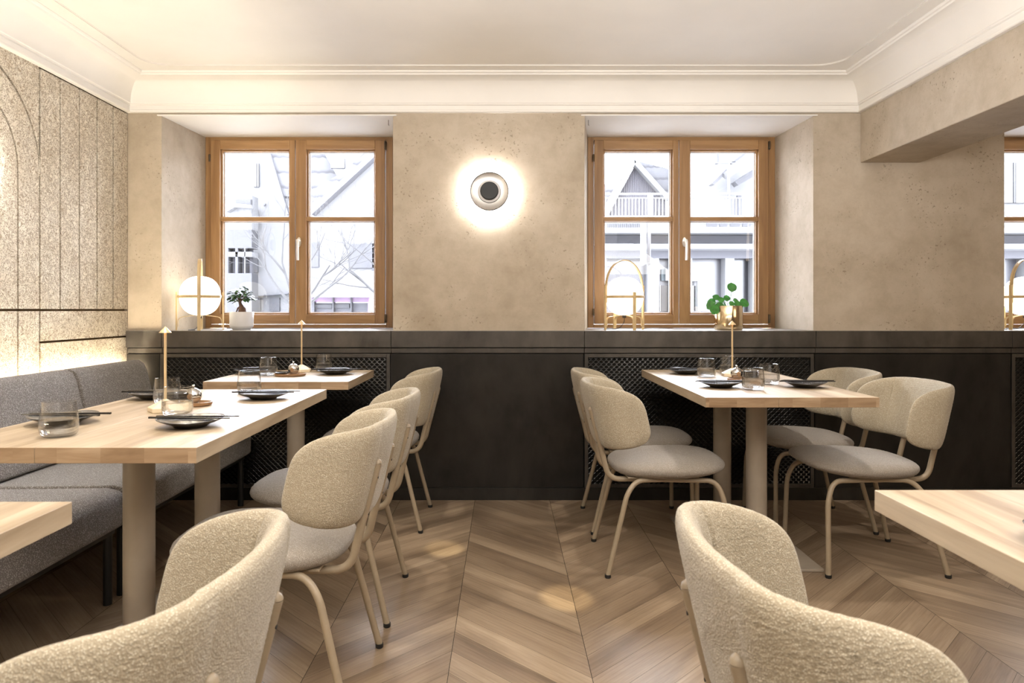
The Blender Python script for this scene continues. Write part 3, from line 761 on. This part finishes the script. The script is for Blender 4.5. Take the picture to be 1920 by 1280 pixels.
# round-leaf plant
t = empty('potted_round_leaf_plant', (1.330, 4.11, ZS))
MB().lathe([(0, 0), (.078, 0), (.081, .003), (.082, .010), (.082, .140), (.081, .142), (.078, .142), (.077, .125), (0, .125)], seg=64).build('pot', 'gold', t, smooth=40)
MB().lathe([(0, .130), (.077, .130), (.077, .126)], seg=24).build('soil', 'soil', t)
sm = MB(); lm = MB()
for (x, y, z, L, dx, dz, ny) in [(.022, 0, .235, .052, .05, .9, -1), (-.006, .01, .175, .036, .1, .8, -1), (-.095, -.02, .155, .050, -.7, -.5, -.7), (-.060, -.055, .150, .056, -.3, -.75, -1), (-.034, .01, .165, .034, -.2, .6, -1),
        (.070, -.03, .150, .052, .6, .35, -1), (.030, -.04, .148, .044, .7, .2, -1), (-.072, .03, .162, .044, -.8, .2, -.9), (-.05, .03, .185, .038, -.6, .45, -.6), (.045, .03, .172, .042, .8, -.1, -.5), (-.085, -.045, .132, .050, -.5, -.85, -.9), (.0, -.05, .145, .03, .3, .6, -1)]:
    b0 = Vector((x, y, z)); sm.tube([(x*.2, y*.2, .125), (x*.6, y*.6, .11+z*.35), b0+Vector((0, .004, .005))], .0016, 6)
    leaf_mesh(lm, b0-Vector((dx*L*.25, 0, dz*L*.25)), Vector((dx, .15, dz)), L*1.15, L*1.12, Vector((.1*dx, ny, .45)), .12, True)
sm.build('stem', 'leaf_round', t, smooth=60); lm.build('foliage', 'leaf_round', t, smooth=60)
tag(t, 'round-leaved green plant in a shiny gold pot on the middle window sill', 'potted plant')

# ------------------------------------------------------------------ tableware
def make_glass():
    t = empty('water_glass')
    out = [(.0, .0), (.034, .0), (.039, .003), (.0435, .010), (.0462, .024), (.0455, .040), (.0430, .062), (.0395, .090)]
    inn = [(.0385, .0902), (.0375, .0895), (.0415, .062), (.0440, .040), (.0446, .024), (.0418, .013), (.036, .0085), (.0, .0080)]
    MB().lathe(out+inn, seg=56).build('glass_body', 'tumbler', t, smooth=50)
    wv = [(.0, .0083), (.0357, .0088), (.0414, .0134), (.0442, .024), (.0436, .040), (.0431, .0445), (.0, .0445)]
    MB().lathe(wv, seg=56).build('water', 'water', t, smooth=50)
    return t
glass = make_glass()
GL = [(-1.165, 1.815, 'water glass at the near left edge of the long left table, nearest the photo edge'),
      (-1.185, 2.44, 'water glass on the long left table, behind the lamp pole'),
      (-1.020, 2.165, 'water glass on the long left table, in front of the steel ball shaker'),
      (-1.005, 2.735, 'water glass at the far edge of the long left table'),
      (-1.19, 3.50, 'water glass left of the tray on the small far left table'),
      (-.972, 3.74, 'water glass at the far right of the small far left table, in front of the mesh'),
      (.998, 3.42, 'leftmost water glass on the four-seat right table'),
      (1.166, 3.60, 'water glass behind the lamp pole on the four-seat right table'),
      (1.030, 2.866, 'nearest water glass on the four-seat right table'),
      (1.175, 3.075, 'rightmost water glass on the four-seat right table')]
for i, (x, y, lb) in enumerate(GL):
    o = glass if i == 0 else copy_tree(glass)
    o.location = (x, y, .7502); o.rotation_euler = (0, 0, 0); tag(o, lb, 'glass', 'water glasses on the tables')
def make_plate():
    t = empty('plate')
    def wob(x, y, z, a, r):
        k = (r/.09)**2; return (x*(1+.02*math.cos(3*a)*k), y*(1-.03*math.cos(2*a)*k), z + k*.0022*math.sin(2*a+.6))
    MB().lathe([(0, .0), (.044, .0), (.0455, .002), (.050, .006), (.070, .0135), (.089, .0215), (.0912, .0240)], seg=64, fn=wob).build('underside', 'glaze', t, smooth=50)
    MB().lathe([(.0912, .0240), (.0900, .0248), (.070, .0175), (.050, .0115), (.030, .0095), (0, .009)], seg=64, fn=wob).build('well', 'glaze_top', t, smooth=50)
    return t
plate = make_plate()
def stick():
    m = MB(); n = 0; L = .232
    pr = lambda s: [(-s, -s*.7), (s, -s*.7), (s, s*.7), (-s, s*.7)]
    a, b2 = pr(.0038), pr(.0022); vs = [(-L/2, y, z) for y, z in a]+[(L/2, y, z) for y, z in b2]
    return m.add(vs, [(0, 1, 2, 3), (7, 6, 5, 4), (0, 4, 5, 1), (1, 5, 6, 2), (2, 6, 7, 3), (3, 7, 4, 0)])
st0 = stick().build('chopstick', 'lacquer', bevel=.0005)
PL = [(-.888, 1.965, 0, 'near right setting of the long left table'), (-1.285, 2.02, 180, 'near left setting of the long left table'),
      (-1.305, 2.585, 0, 'far left setting of the long left table'), (-.893, 2.575, 0, 'far right setting of the long left table'),
      (-.868, 3.565, 0, 'right setting of the small far left table'), (-1.300, 3.60, 180, 'left setting of the small far left table'),
      (.944, 3.59, 180, 'far left setting of the four-seat right table'), (.926, 2.965, 180, 'near left setting of the four-seat right table'),
      (1.286, 2.965, 0, 'near right setting of the four-seat right table'), (.826, .950, 180, 'setting at the cut-off lower right table')]
first = True
for i, (x, y, rz, wh) in enumerate(PL):
    o = plate if i == 0 else copy_tree(plate)
    o.location = (x, y, .7502); o.rotation_euler = (0, 0, R(17*i)); tag(o, 'dark glazed plate at the ' + wh, 'plate', 'dark plates on the tables')
    for k, dy in enumerate((-.012, .016)):
        s = st0 if first else st0.copy()
        if not first: COL.objects.link(s)
        first = False
        s.location = (x+.004+(.012*k), y-.006+dy, .7502+.0272); s.rotation_euler = (0, 0, R(rz + (2.0 if k else -2.5)))
        tag(s, ('nearer' if dy < 0 else 'farther') + ' black chopstick across the plate at the ' + wh, 'chopstick', 'chopsticks laid on the plates')
def make_tray():
    pr = []; n = 48
    def fn(x, y, z, a, r): return (x*1.55, y, z)
    m = MB().lathe([(0, .0), (.042, 0), (.048, .003), (.050, .013), (.0475, .0135), (.0455, .006), (0, .006)], seg=56, fn=fn)
    return m.build('serving_tray', 'tray', smooth=40)
TR = [(-1.085, 2.385, 18, 'long left table', True), (-1.068, 3.465, 8, 'small far left table', False), (1.118, 3.235, 5, 'four-seat right table', True)]
tr0 = make_tray()
shk = empty('steel_shaker')
MB().lathe([(0, 0), (.014, .0)] + [(.0275*math.sin(R(a)), .0275-.0275*math.cos(R(a))) for a in range(40, 176, 9)] + [(.0, .055)], seg=40).build('ball', 'chrome', shk, smooth=50)
MB().lathe([(.004, .053), (.0035, .056), (.0055, .0585), (.0055, .062), (.003, .0655), (0, .066)], seg=20).build('knob', 'chrome', shk, smooth=50)
MB().lathe([(.0, -.0012), (.0095, -.0012), (.0095, .0006), (0, .0006)], (0, -.0268, .027), 24, axis='Y').build('badge', 'tray', shk)
bw0 = MB().lathe([(0, 0), (.018, 0), (.022, .002), (.034, .010), (.0365, .015), (.035, .0155), (.030, .0085), (.018, .0035), (0, .003)], seg=40).build('sauce_bowl', 'glaze', smooth=50)
fb = True
for i, (x, y, rz, wh, stack) in enumerate(TR):
    o = tr0 if i == 0 else tr0.copy()
    if i: COL.objects.link(o)
    o.location = (x, y, .7502); o.rotation_euler = (0, 0, R(rz)); tag(o, 'oval walnut tray with ball shaker on the ' + wh, 'tray', 'small wooden trays')
    c_, s_2 = math.cos(R(rz)), math.sin(R(rz))
    o = shk if i == 0 else copy_tree(shk)
    sx = (.014 if i < 2 else -.030); sy = .008
    o.location = (x+c_*sx-s_2*sy, y+s_2*sx+c_*sy, .7566); tag(o, 'round polished steel ball shaker on the tray of the ' + wh, 'shaker', 'steel ball shakers')
    bx, by = (-.038, -.006) if i < 2 else (.032, -.006)
    for k in range(4 if stack else 1):
        bo = bw0 if fb else bw0.copy()
        if not fb: COL.objects.link(bo)
        fb = False
        bo.location = (x+c_*bx-s_2*by, y+s_2*bx+c_*by, .7566+k*.0085)
        tag(bo, (['bottom', 'second', 'third', 'topmost'][k] + ' dark dish of the small stack on the tray of the ' + wh) if stack else 'single dark sauce dish on the tray of the ' + wh, 'dish', 'small dark sauce dishes')

# ------------------------------------------------------------------ the street outside
def W(u, v, Y): return ((u-U0)*Y/F, CH-(v-V0)*Y/F)
def slab(mb, pts, Y, depth): mb.prism([W(u, v, Y) for u, v in pts], Y, Y+depth, 'Y'); return mb
def rect(mb, u0, u1, v0, v1, Y, depth): return slab(mb, [(u0, v0), (u1, v0), (u1, v1), (u0, v1)], Y, depth)
KO = .078
_simple = simple
def simple(name, c, *a, **k): return _simple(name, tuple(x*KO for x in c[:3]), *a, **k)
O = dict(
    wall=simple('white_render', (.66, .66, .68), .9, 0, .03, 2), tile=None, lav=simple('lavender_boards', (.34, .32, .39), .9, 0, .05, 4),
    grey=simple('grey_cladding', (.17, .17, .20), .8, 0, .08, 3), dark=simple('dark_window', (.07, .07, .085), .2, 0, .3, 2), mid=simple('shop_interior', (.22, .22, .26), .3, 0, .5, 1.2),
    trim=simple('white_trim', (.78, .78, .80), .8, 0, .02), shade=simple('pale_grey_band', (.36, .36, .42), .8, 0, .03), bark=simple('tree_bark', (.10, .095, .10), .9, 0, .2, 9),
    magenta=simple('magenta_sign', (.62, .30, .66), .6, 0, .3, 4), teal=simple('teal_poster', (.30, .42, .46), .6, 0, .3, 3), street=simple('street_paving', (6.4, 6.4, 6.5), .9, 0, .1, 1), red=simple('salmon_render', (.75, .45, .42), .9, 0, .05))
def mat_tile():
    n = N('clay_tiles'); tc = n.n('ShaderNodeTexCoord'); sp = n.n('ShaderNodeSeparateXYZ'); n.l(tc.outputs['Object'], sp.inputs[0])
    wob = n.math('MULTIPLY', n.math('SINE', n.math('MULTIPLY', sp.outputs['X'], 36)), .035)
    row = n.math('FRACT', n.math('ADD', n.math('MULTIPLY', sp.outputs['Z'], 2.9), wob))
    c = n.ramp(row, [(0, (.006, .006, .008)), (.16, (.018, .018, .021)), (.24, (.030, .030, .033)), (1, (.034, .034, .037))])
    n.bump(row, .4, .05); return n.set(c, .85)
O['tile'] = mat_tile()

struct(MB().box(-30, 40, 4.7, 45, -.9, -.7).build('pavement', O['street']))
def bld(name, parts, label, cat='building'):
    t = empty(name, (0, 0, 0))
    for pn_, mt, fn in parts:
        m = MB(); fn(m); m.build(pn_, O[mt], t)
    tag(t, label, cat); return t
YA1 = 16.0
t = empty('gabled_building')
m = MB(); slab(m, [(468, 600), (468, 345), (463, 330), (463, 303), (485, 283), (775, 230), (760, 230), (760, 775), (468, 775)], YA1, 5); m.build('wall', O['wall'], t)
m = MB(); slab(m, [(500, 270), (775, 270), (775, 325), (584, 372), (584, 368), (527, 368)], YA1-.5, .3); m.build('roof', O['tile'], t)
m = MB(); slab(m, [(497, 270), (501, 270), (541, 402), (537, 402)], YA1-.6, .15); m.build('verge_board', O['shade'], t)
m = MB(); slab(m, [(606, 250), (611, 292), (632, 330), (706, 268), (706, 240)], YA1-.9, .3); m.build('dormer_wall', O['trim'], t)
m = MB(); rect(m, 620, 646, 297, 315, YA1-.95, .08); m.build('dormer_window', O['shade'], t)
m = MB(); slab(m, [(583, 358), (632, 329), (706, 270), (708, 278), (584, 392)], YA1-1.4, .4); m.build('gable_roof', O['tile'], t)
m = MB(); slab(m, [(584, 388), (708, 276), (708, 288), (584, 402)], YA1-1.5, .5); m.build('gable_verge', O['shade'], t)
m = MB(); slab(m, [(584, 402), (708, 288), (760, 240), (760, 775), (584, 775)], YA1-1.2, .5); m.build('gable_wall', O['wall'], t)
for u0, u1, v0, v1, mt in ((583, 597, 454, 500, 'grey'), (775, 654, 457, 502, 'grey'), (698, 706, 457, 505, 'grey')):
    f = MB(); rect(f, u0-1.5, u1+1.5, v0-1, v1+1.5, YA1-1.23, .05); f = f.build('window', O['shade'], t); m = MB(); rect(m, u0, u1, v0, v1, YA1-1.26, .05); m.build('shutter', O['grey'], f)
for u0, u1, v0, v1 in ((475, 483, 474, 511), (476, 482, 392, 430), (475, 481, 306, 350), (482, 485, 306, 350), (494, 497, 381, 385), (505, 524, 558, 583), (479, 488, 558, 583)):
    m = MB(); rect(m, u0, u1, v0, v1, YA1-.06, .08); m.build('window', O['shade' if v0 < 460 else 'grey'], t)
m = MB(); slab(m, [(476, 554), (540, 549), (540, 550.5), (476, 555.5)], YA1-.15, .2); m.build('string_course', O['shade'], t)
tag(t, 'white rendered old house with tiled gable roof seen through the left window', 'building')
t = empty('stair_tower'); Yt = 15.2
for u0, u1, v0, v1, mt, nm in ((424, 472, 366, 430, 'trim', 'upper_wall'), (424, 472, 430, 465, 'grey', 'cladding'), (424, 472, 512, 524, 'grey', 'floor_band'), (424, 472, 524, 775, 'grey', 'lower_wall'), (424, 428, 465, 512, 'grey', 'post'), (441, 446, 465, 512, 'grey', 'post'), (458, 460, 465, 512, 'dark', 'post'), (428, 472, 472, 481, 'trim', 'slab_edge'), (424, 472, 466, 512, 'shade', 'glazing')):
    m = MB(); rect(m, u0, u1, v0, v1, Yt+(.25 if nm == 'glazing' else 0), .4 if nm != 'glazing' else .1); m.build(nm, O[mt], t)
m = MB(); slab(m, [(424, 390), (440, 381), (471, 384), (471, 390), (440, 388), (424, 397)], Yt-.2, .2); m.build('parapet', O['trim'], t)
m = MB(); rect(m, 441, 470, 373, 385, Yt-.1, .1); m.build('roof_opening', O['grey'], t)
tag(t, 'grey clad stair tower with glazed landing at the far left of the left window', 'building')
t = empty('far_block'); m = MB(); slab(m, [(424, 352), (442, 343), (442, 730), (424, 730)], 19, 2); m.build('wall', O['shade'], t); tag(t, 'pale wall of a distant block above the stair tower', 'building')
# shop under the gable
t = empty('street_shop'); Ys = 13.5
m = MB(); rect(m, 572, 700, 554, 557, Ys-.3, .5); m.build('canopy', O['trim'], t)
m = MB(); rect(m, 572, 693, 557.5, 566, Ys, .15); m.build('sign_band', O['magenta'], t)
m = MB(); rect(m, 572, 693, 568, 775, Ys+.1, .1); m.build('glazing', O['shade'], t)
for u in (588, 624, 658, 691): m = MB(); rect(m, u-1.2, u+1.2, 556, 775, Ys-.05, .15); m.build('post', O['grey' if u < 690 else 'magenta'], t)
m = MB(); rect(m, 590, 622, 571, 577, Ys+.03, .05); rect(m, 627, 655, 570, 577, Ys+.03, .05); m.build('blind', O['grey'], t)
tag(t, 'shop front with magenta sign band seen low through the left window', 'shop')
# bare trees
def tree(x, y, z0, h, seed, label, up=None):
    rr = random.Random(seed); m = MB()
    def br(p, d, L, r, dep):
        n = 4; pts = [p]; q = p.copy(); dd = d.copy()
        for i in range(n):
            dd = (dd + Vector((rr.uniform(-.14, .14), rr.uniform(-.1, .1), rr.uniform(-.03, .12)))).normalized(); q = q + dd*L/n; pts.append(q.copy())
        m.tube(pts, [r*(1-.45*i/n) for i in range(n+1)], 5, cap=False)
        if dep == 0: return
        for k in range(rr.choice((2, 3, 3))):
            i = rr.choice((2, 3, 4)); a = rr.uniform(-.75, .75)
            nd = Vector((dd.x*math.cos(a)-dd.z*math.sin(a), dd.y+rr.uniform(-.3, .3), dd.x*math.sin(a)*1.0+dd.z*math.cos(a))).normalized()
            br(pts[i], nd, L*rr.uniform(.62, .82), r*.5, dep-1)
    tr = empty('bare_tree', (x, y, z0)); m.tube([(0, 0, 0), (.02, 0, h*.5), (0, 0, h)], [.11, .08, .07], 8)
    for a in (-.9, -.45, .05, .5, .95): br(Vector((0, 0, h)), Vector((math.sin(a), rr.uniform(-.2, .2), math.cos(a))), 0.86, .026, 4)
    m.build('branches', O['bark'], tr, smooth=60); tag(tr, label, 'tree'); 
tree(-3.14, 10.6, -.7, 1.75, 5, 'bare leafless tree behind the centre stile of the left window')
tree(-1.80, 10.9, -.7, 1.85, 11, 'bare leafless tree at the right edge of the left window view')
# through the middle window
t = empty('boarded_gable_house'); Yh = 20
m = MB(); slab(m, [(1143, 420), (1143, 398), (1191, 310), (1248, 372), (1248, 420)], Yh, 4); m.build('board_wall', O['lav'], t)
m = MB(); 
for k in range(26): u = 1146+k*4; m2 = max(312, 398-(u-1143)*1.83) if u < 1191 else 310+(u-1191)*1.09; rect(m, u, u+.5, m2, 420, Yh-.04, .05)
m.build('board_joints', O['shade'], t)
m = MB(); slab(m, [(1189, 299), (1193, 303), (1140, 405), (1133, 405)], Yh-.3, .4); slab(m, [(1189, 299), (1194, 299), (1256, 368), (1248, 372), (1191, 309)], Yh-.3, .4); m.build('verge_board', O['trim'], t)
m = MB(); slab(m, [(1194, 301), (1262, 318), (1262, 371), (1255, 369)], Yh-.05, 3); m.build('roof', O['tile'], t)
m = MB(); rect(m, 1226, 1230, 396, 405, Yh-.1, .1); rect(m, 1233, 1238, 396, 405, Yh-.1, .1); rect(m, 1240, 1244, 396, 405, Yh-.1, .1); m.build('window', O['grey'], t)
tag(t, 'steep gabled house with lavender grey boards seen through the middle window', 'building')
t = empty('distant_roofs'); m = MB(); slab(m, [(1120, 352), (1134, 345), (1150, 347), (1166, 352), (1150, 384), (1120, 400)], 24, 3); m.build('roof', O['tile'], t); tag(t, 'pale tiled roofs left of the boarded gable', 'building')
t = empty('shop_building'); Yq = 12.0
m = MB(); rect(m, 1080, 2050, 427, 436, Yq-.5, .9); rect(m, 1080, 2050, 457, 466, Yq-.4, .8); m.build('cornice', O['trim'], t)
m = MB(); rect(m, 1080, 2050, 436, 457, Yq, .4); rect(m, 1080, 2050, 466, 484, Yq, .4); m.build('fascia', O['shade'], t)
m = MB()
for u0, u1 in ((1080, 1137), (1216, 1236), (1262, 1298), (1360, 1377), (1412, 1440), (1775, 1884), (1925, 2050)): rect(m, u0, u1, 484, 775, Yq, .35)
m.build('pier', O['trim'], t)
for u0, u1, mt in ((1137, 1216, 'mid'), (1236, 1262, 'mid'), (1298, 1360, 'mid'), (1377, 1412, 'dark'), (1440, 1775, 'mid'), (1884, 1925, 'mid')):
    m = MB(); rect(m, u0, u1, 484, 775, Yq+.25, .1); m.build('shop_window', O[mt], t)
m = MB(); rect(m, 1238, 1258, 535, 583, Yq+.2, .04); rect(m, 1300, 1330, 536, 583, Yq+.2, .04); m.build('counter', O['dark'], t)
m = MB(); rect(m, 1240, 1252, 505, 526, Yq+.2, .04); m.build('poster', O['teal'], t)
m = MB(); rect(m, 1248, 1262, 503, 526, Yq+.1, .05); rect(m, 1297, 1314, 503, 527, Yq+.1, .05); rect(m, 1307.5, 1308.8, 527, 583, Yq+.1, .05); m.build('floor_lamp_shade', O['trim'], t)
for k in range(44):
    pass
m = MB()
for k in range(20): rect(m, 1139+k*4.0, 1141.4+k*4.0, 419, 427, Yq+.4, .06)
for u0, u1 in ((1325, 1345), (1350, 1364), (1370, 1388), (1393, 1408)): rect(m, u0, u1, 418, 424.5, Yq+.4, .06)
m.build('balcony_grille', O['grey'], t)
m = MB(); rect(m, 1080, 2050, 404, 418, Yq+.5, .3); m.build('parapet', O['trim'], t)
tag(t, 'white shop building with banded cornice and large display windows across the street', 'building')
t = empty('balcony_railing'); Yr = 12.6
m = MB(); rect(m, 1120, 1440, 361.5, 364.5, Yr, .06); rect(m, 1120, 1440, 370, 371.5, Yr, .04); m.build('rail', O['trim'], t)
m = MB()
for k in range(50): rect(m, 1122+k*6.3, 1123.6+k*6.3, 371, 405, Yr, .02)
m.build('balusters', O['trim'], t); m = MB(); rect(m, 1222, 1225, 361, 405, Yr-.02, .06); rect(m, 1366, 1369, 306, 405, Yr-.02, .06); rect(m, 1302, 1304, 306, 405, Yr-.02, .06); rect(m, 1303, 1440, 304.5, 305.8, Yr-.02, .04); m.build('post', O['shade'], t)
tag(t, 'white balcony railing with wind screen above the shop across the street', 'railing')
t = empty('eaves_building'); Ye = 17
m = MB(); slab(m, [(1344, 230), (1420, 230), (1420, 730), (1335, 730), (1335, 345)], Ye, 3); m.build('wall', O['wall'], t)
m = MB(); slab(m, [(1373, 303), (1400, 283), (1408, 283), (1380, 303)], Ye-.6, .3); slab(m, [(1334, 344), (1362, 316), (1364, 322), (1340, 346)], Ye-.6, .3); slab(m, [(1378, 340), (1415, 316), (1415, 330), (1384, 347)], Ye-.6, .3); rect(m, 1344, 1349, 280, 305, Ye-.4, .2); rect(m, 1383, 1390, 366, 405, Ye-.2, .1); m.build('eaves', O['grey'], t)
m = MB(); slab(m, [(1360, 322), (1415, 290), (1415, 302), (1370, 330)], Ye-.8, .4); m.build('gutter', O['trim'], t)
tag(t, 'white house with deep eaves at the right side of the middle window', 'building')
t = empty('street_sign_pole'); Yp = 9.0
x, _ = W(1217, 500, Yp)
MB().tube([(x, Yp, -.7), (x, Yp, 2.6)], .022, 12).build('pole', O['shade'], t, smooth=40)
m = MB(); rect(m, 1214, 1218.5, 412, 497, Yp-.05, .03); m.build('rail', O['dark'], t)
m = MB(); slab(m, [(1202, 405), (1212, 405), (1213, 495), (1201, 499)], Yp, .03); m.build('banner', O['trim'], t)
m = MB(); rect(m, 1208, 1224, 492.5, 494, Yp-.06, .05); m.build('bracket', O['grey'], t)
tag(t, 'slim pole with hanging white banner outside the middle window', 'sign')
t = empty('corner_house'); Yc = 14
m = MB(); rect(m, 1780, 2100, 200, 427, Yc, 3); m.build('wall', O['wall'], t)
m = MB(); rect(m, 1880, 1899, 304, 380, Yc-.05, .08); rect(m, 1905, 1925, 304, 380, Yc-.05, .08); m.build('window', O['trim'], t)
m = MB(); rect(m, 1901, 1904, 304, 380, Yc-.06, .05); m.build('window_mullion', O['grey'], t)
m = MB(); rect(m, 1780, 2100, 394, 402, Yc-.3, .4); m.build('string_course', O['trim'], t)
tag(t, 'white house facade with tall window seen through the right edge window', 'building')
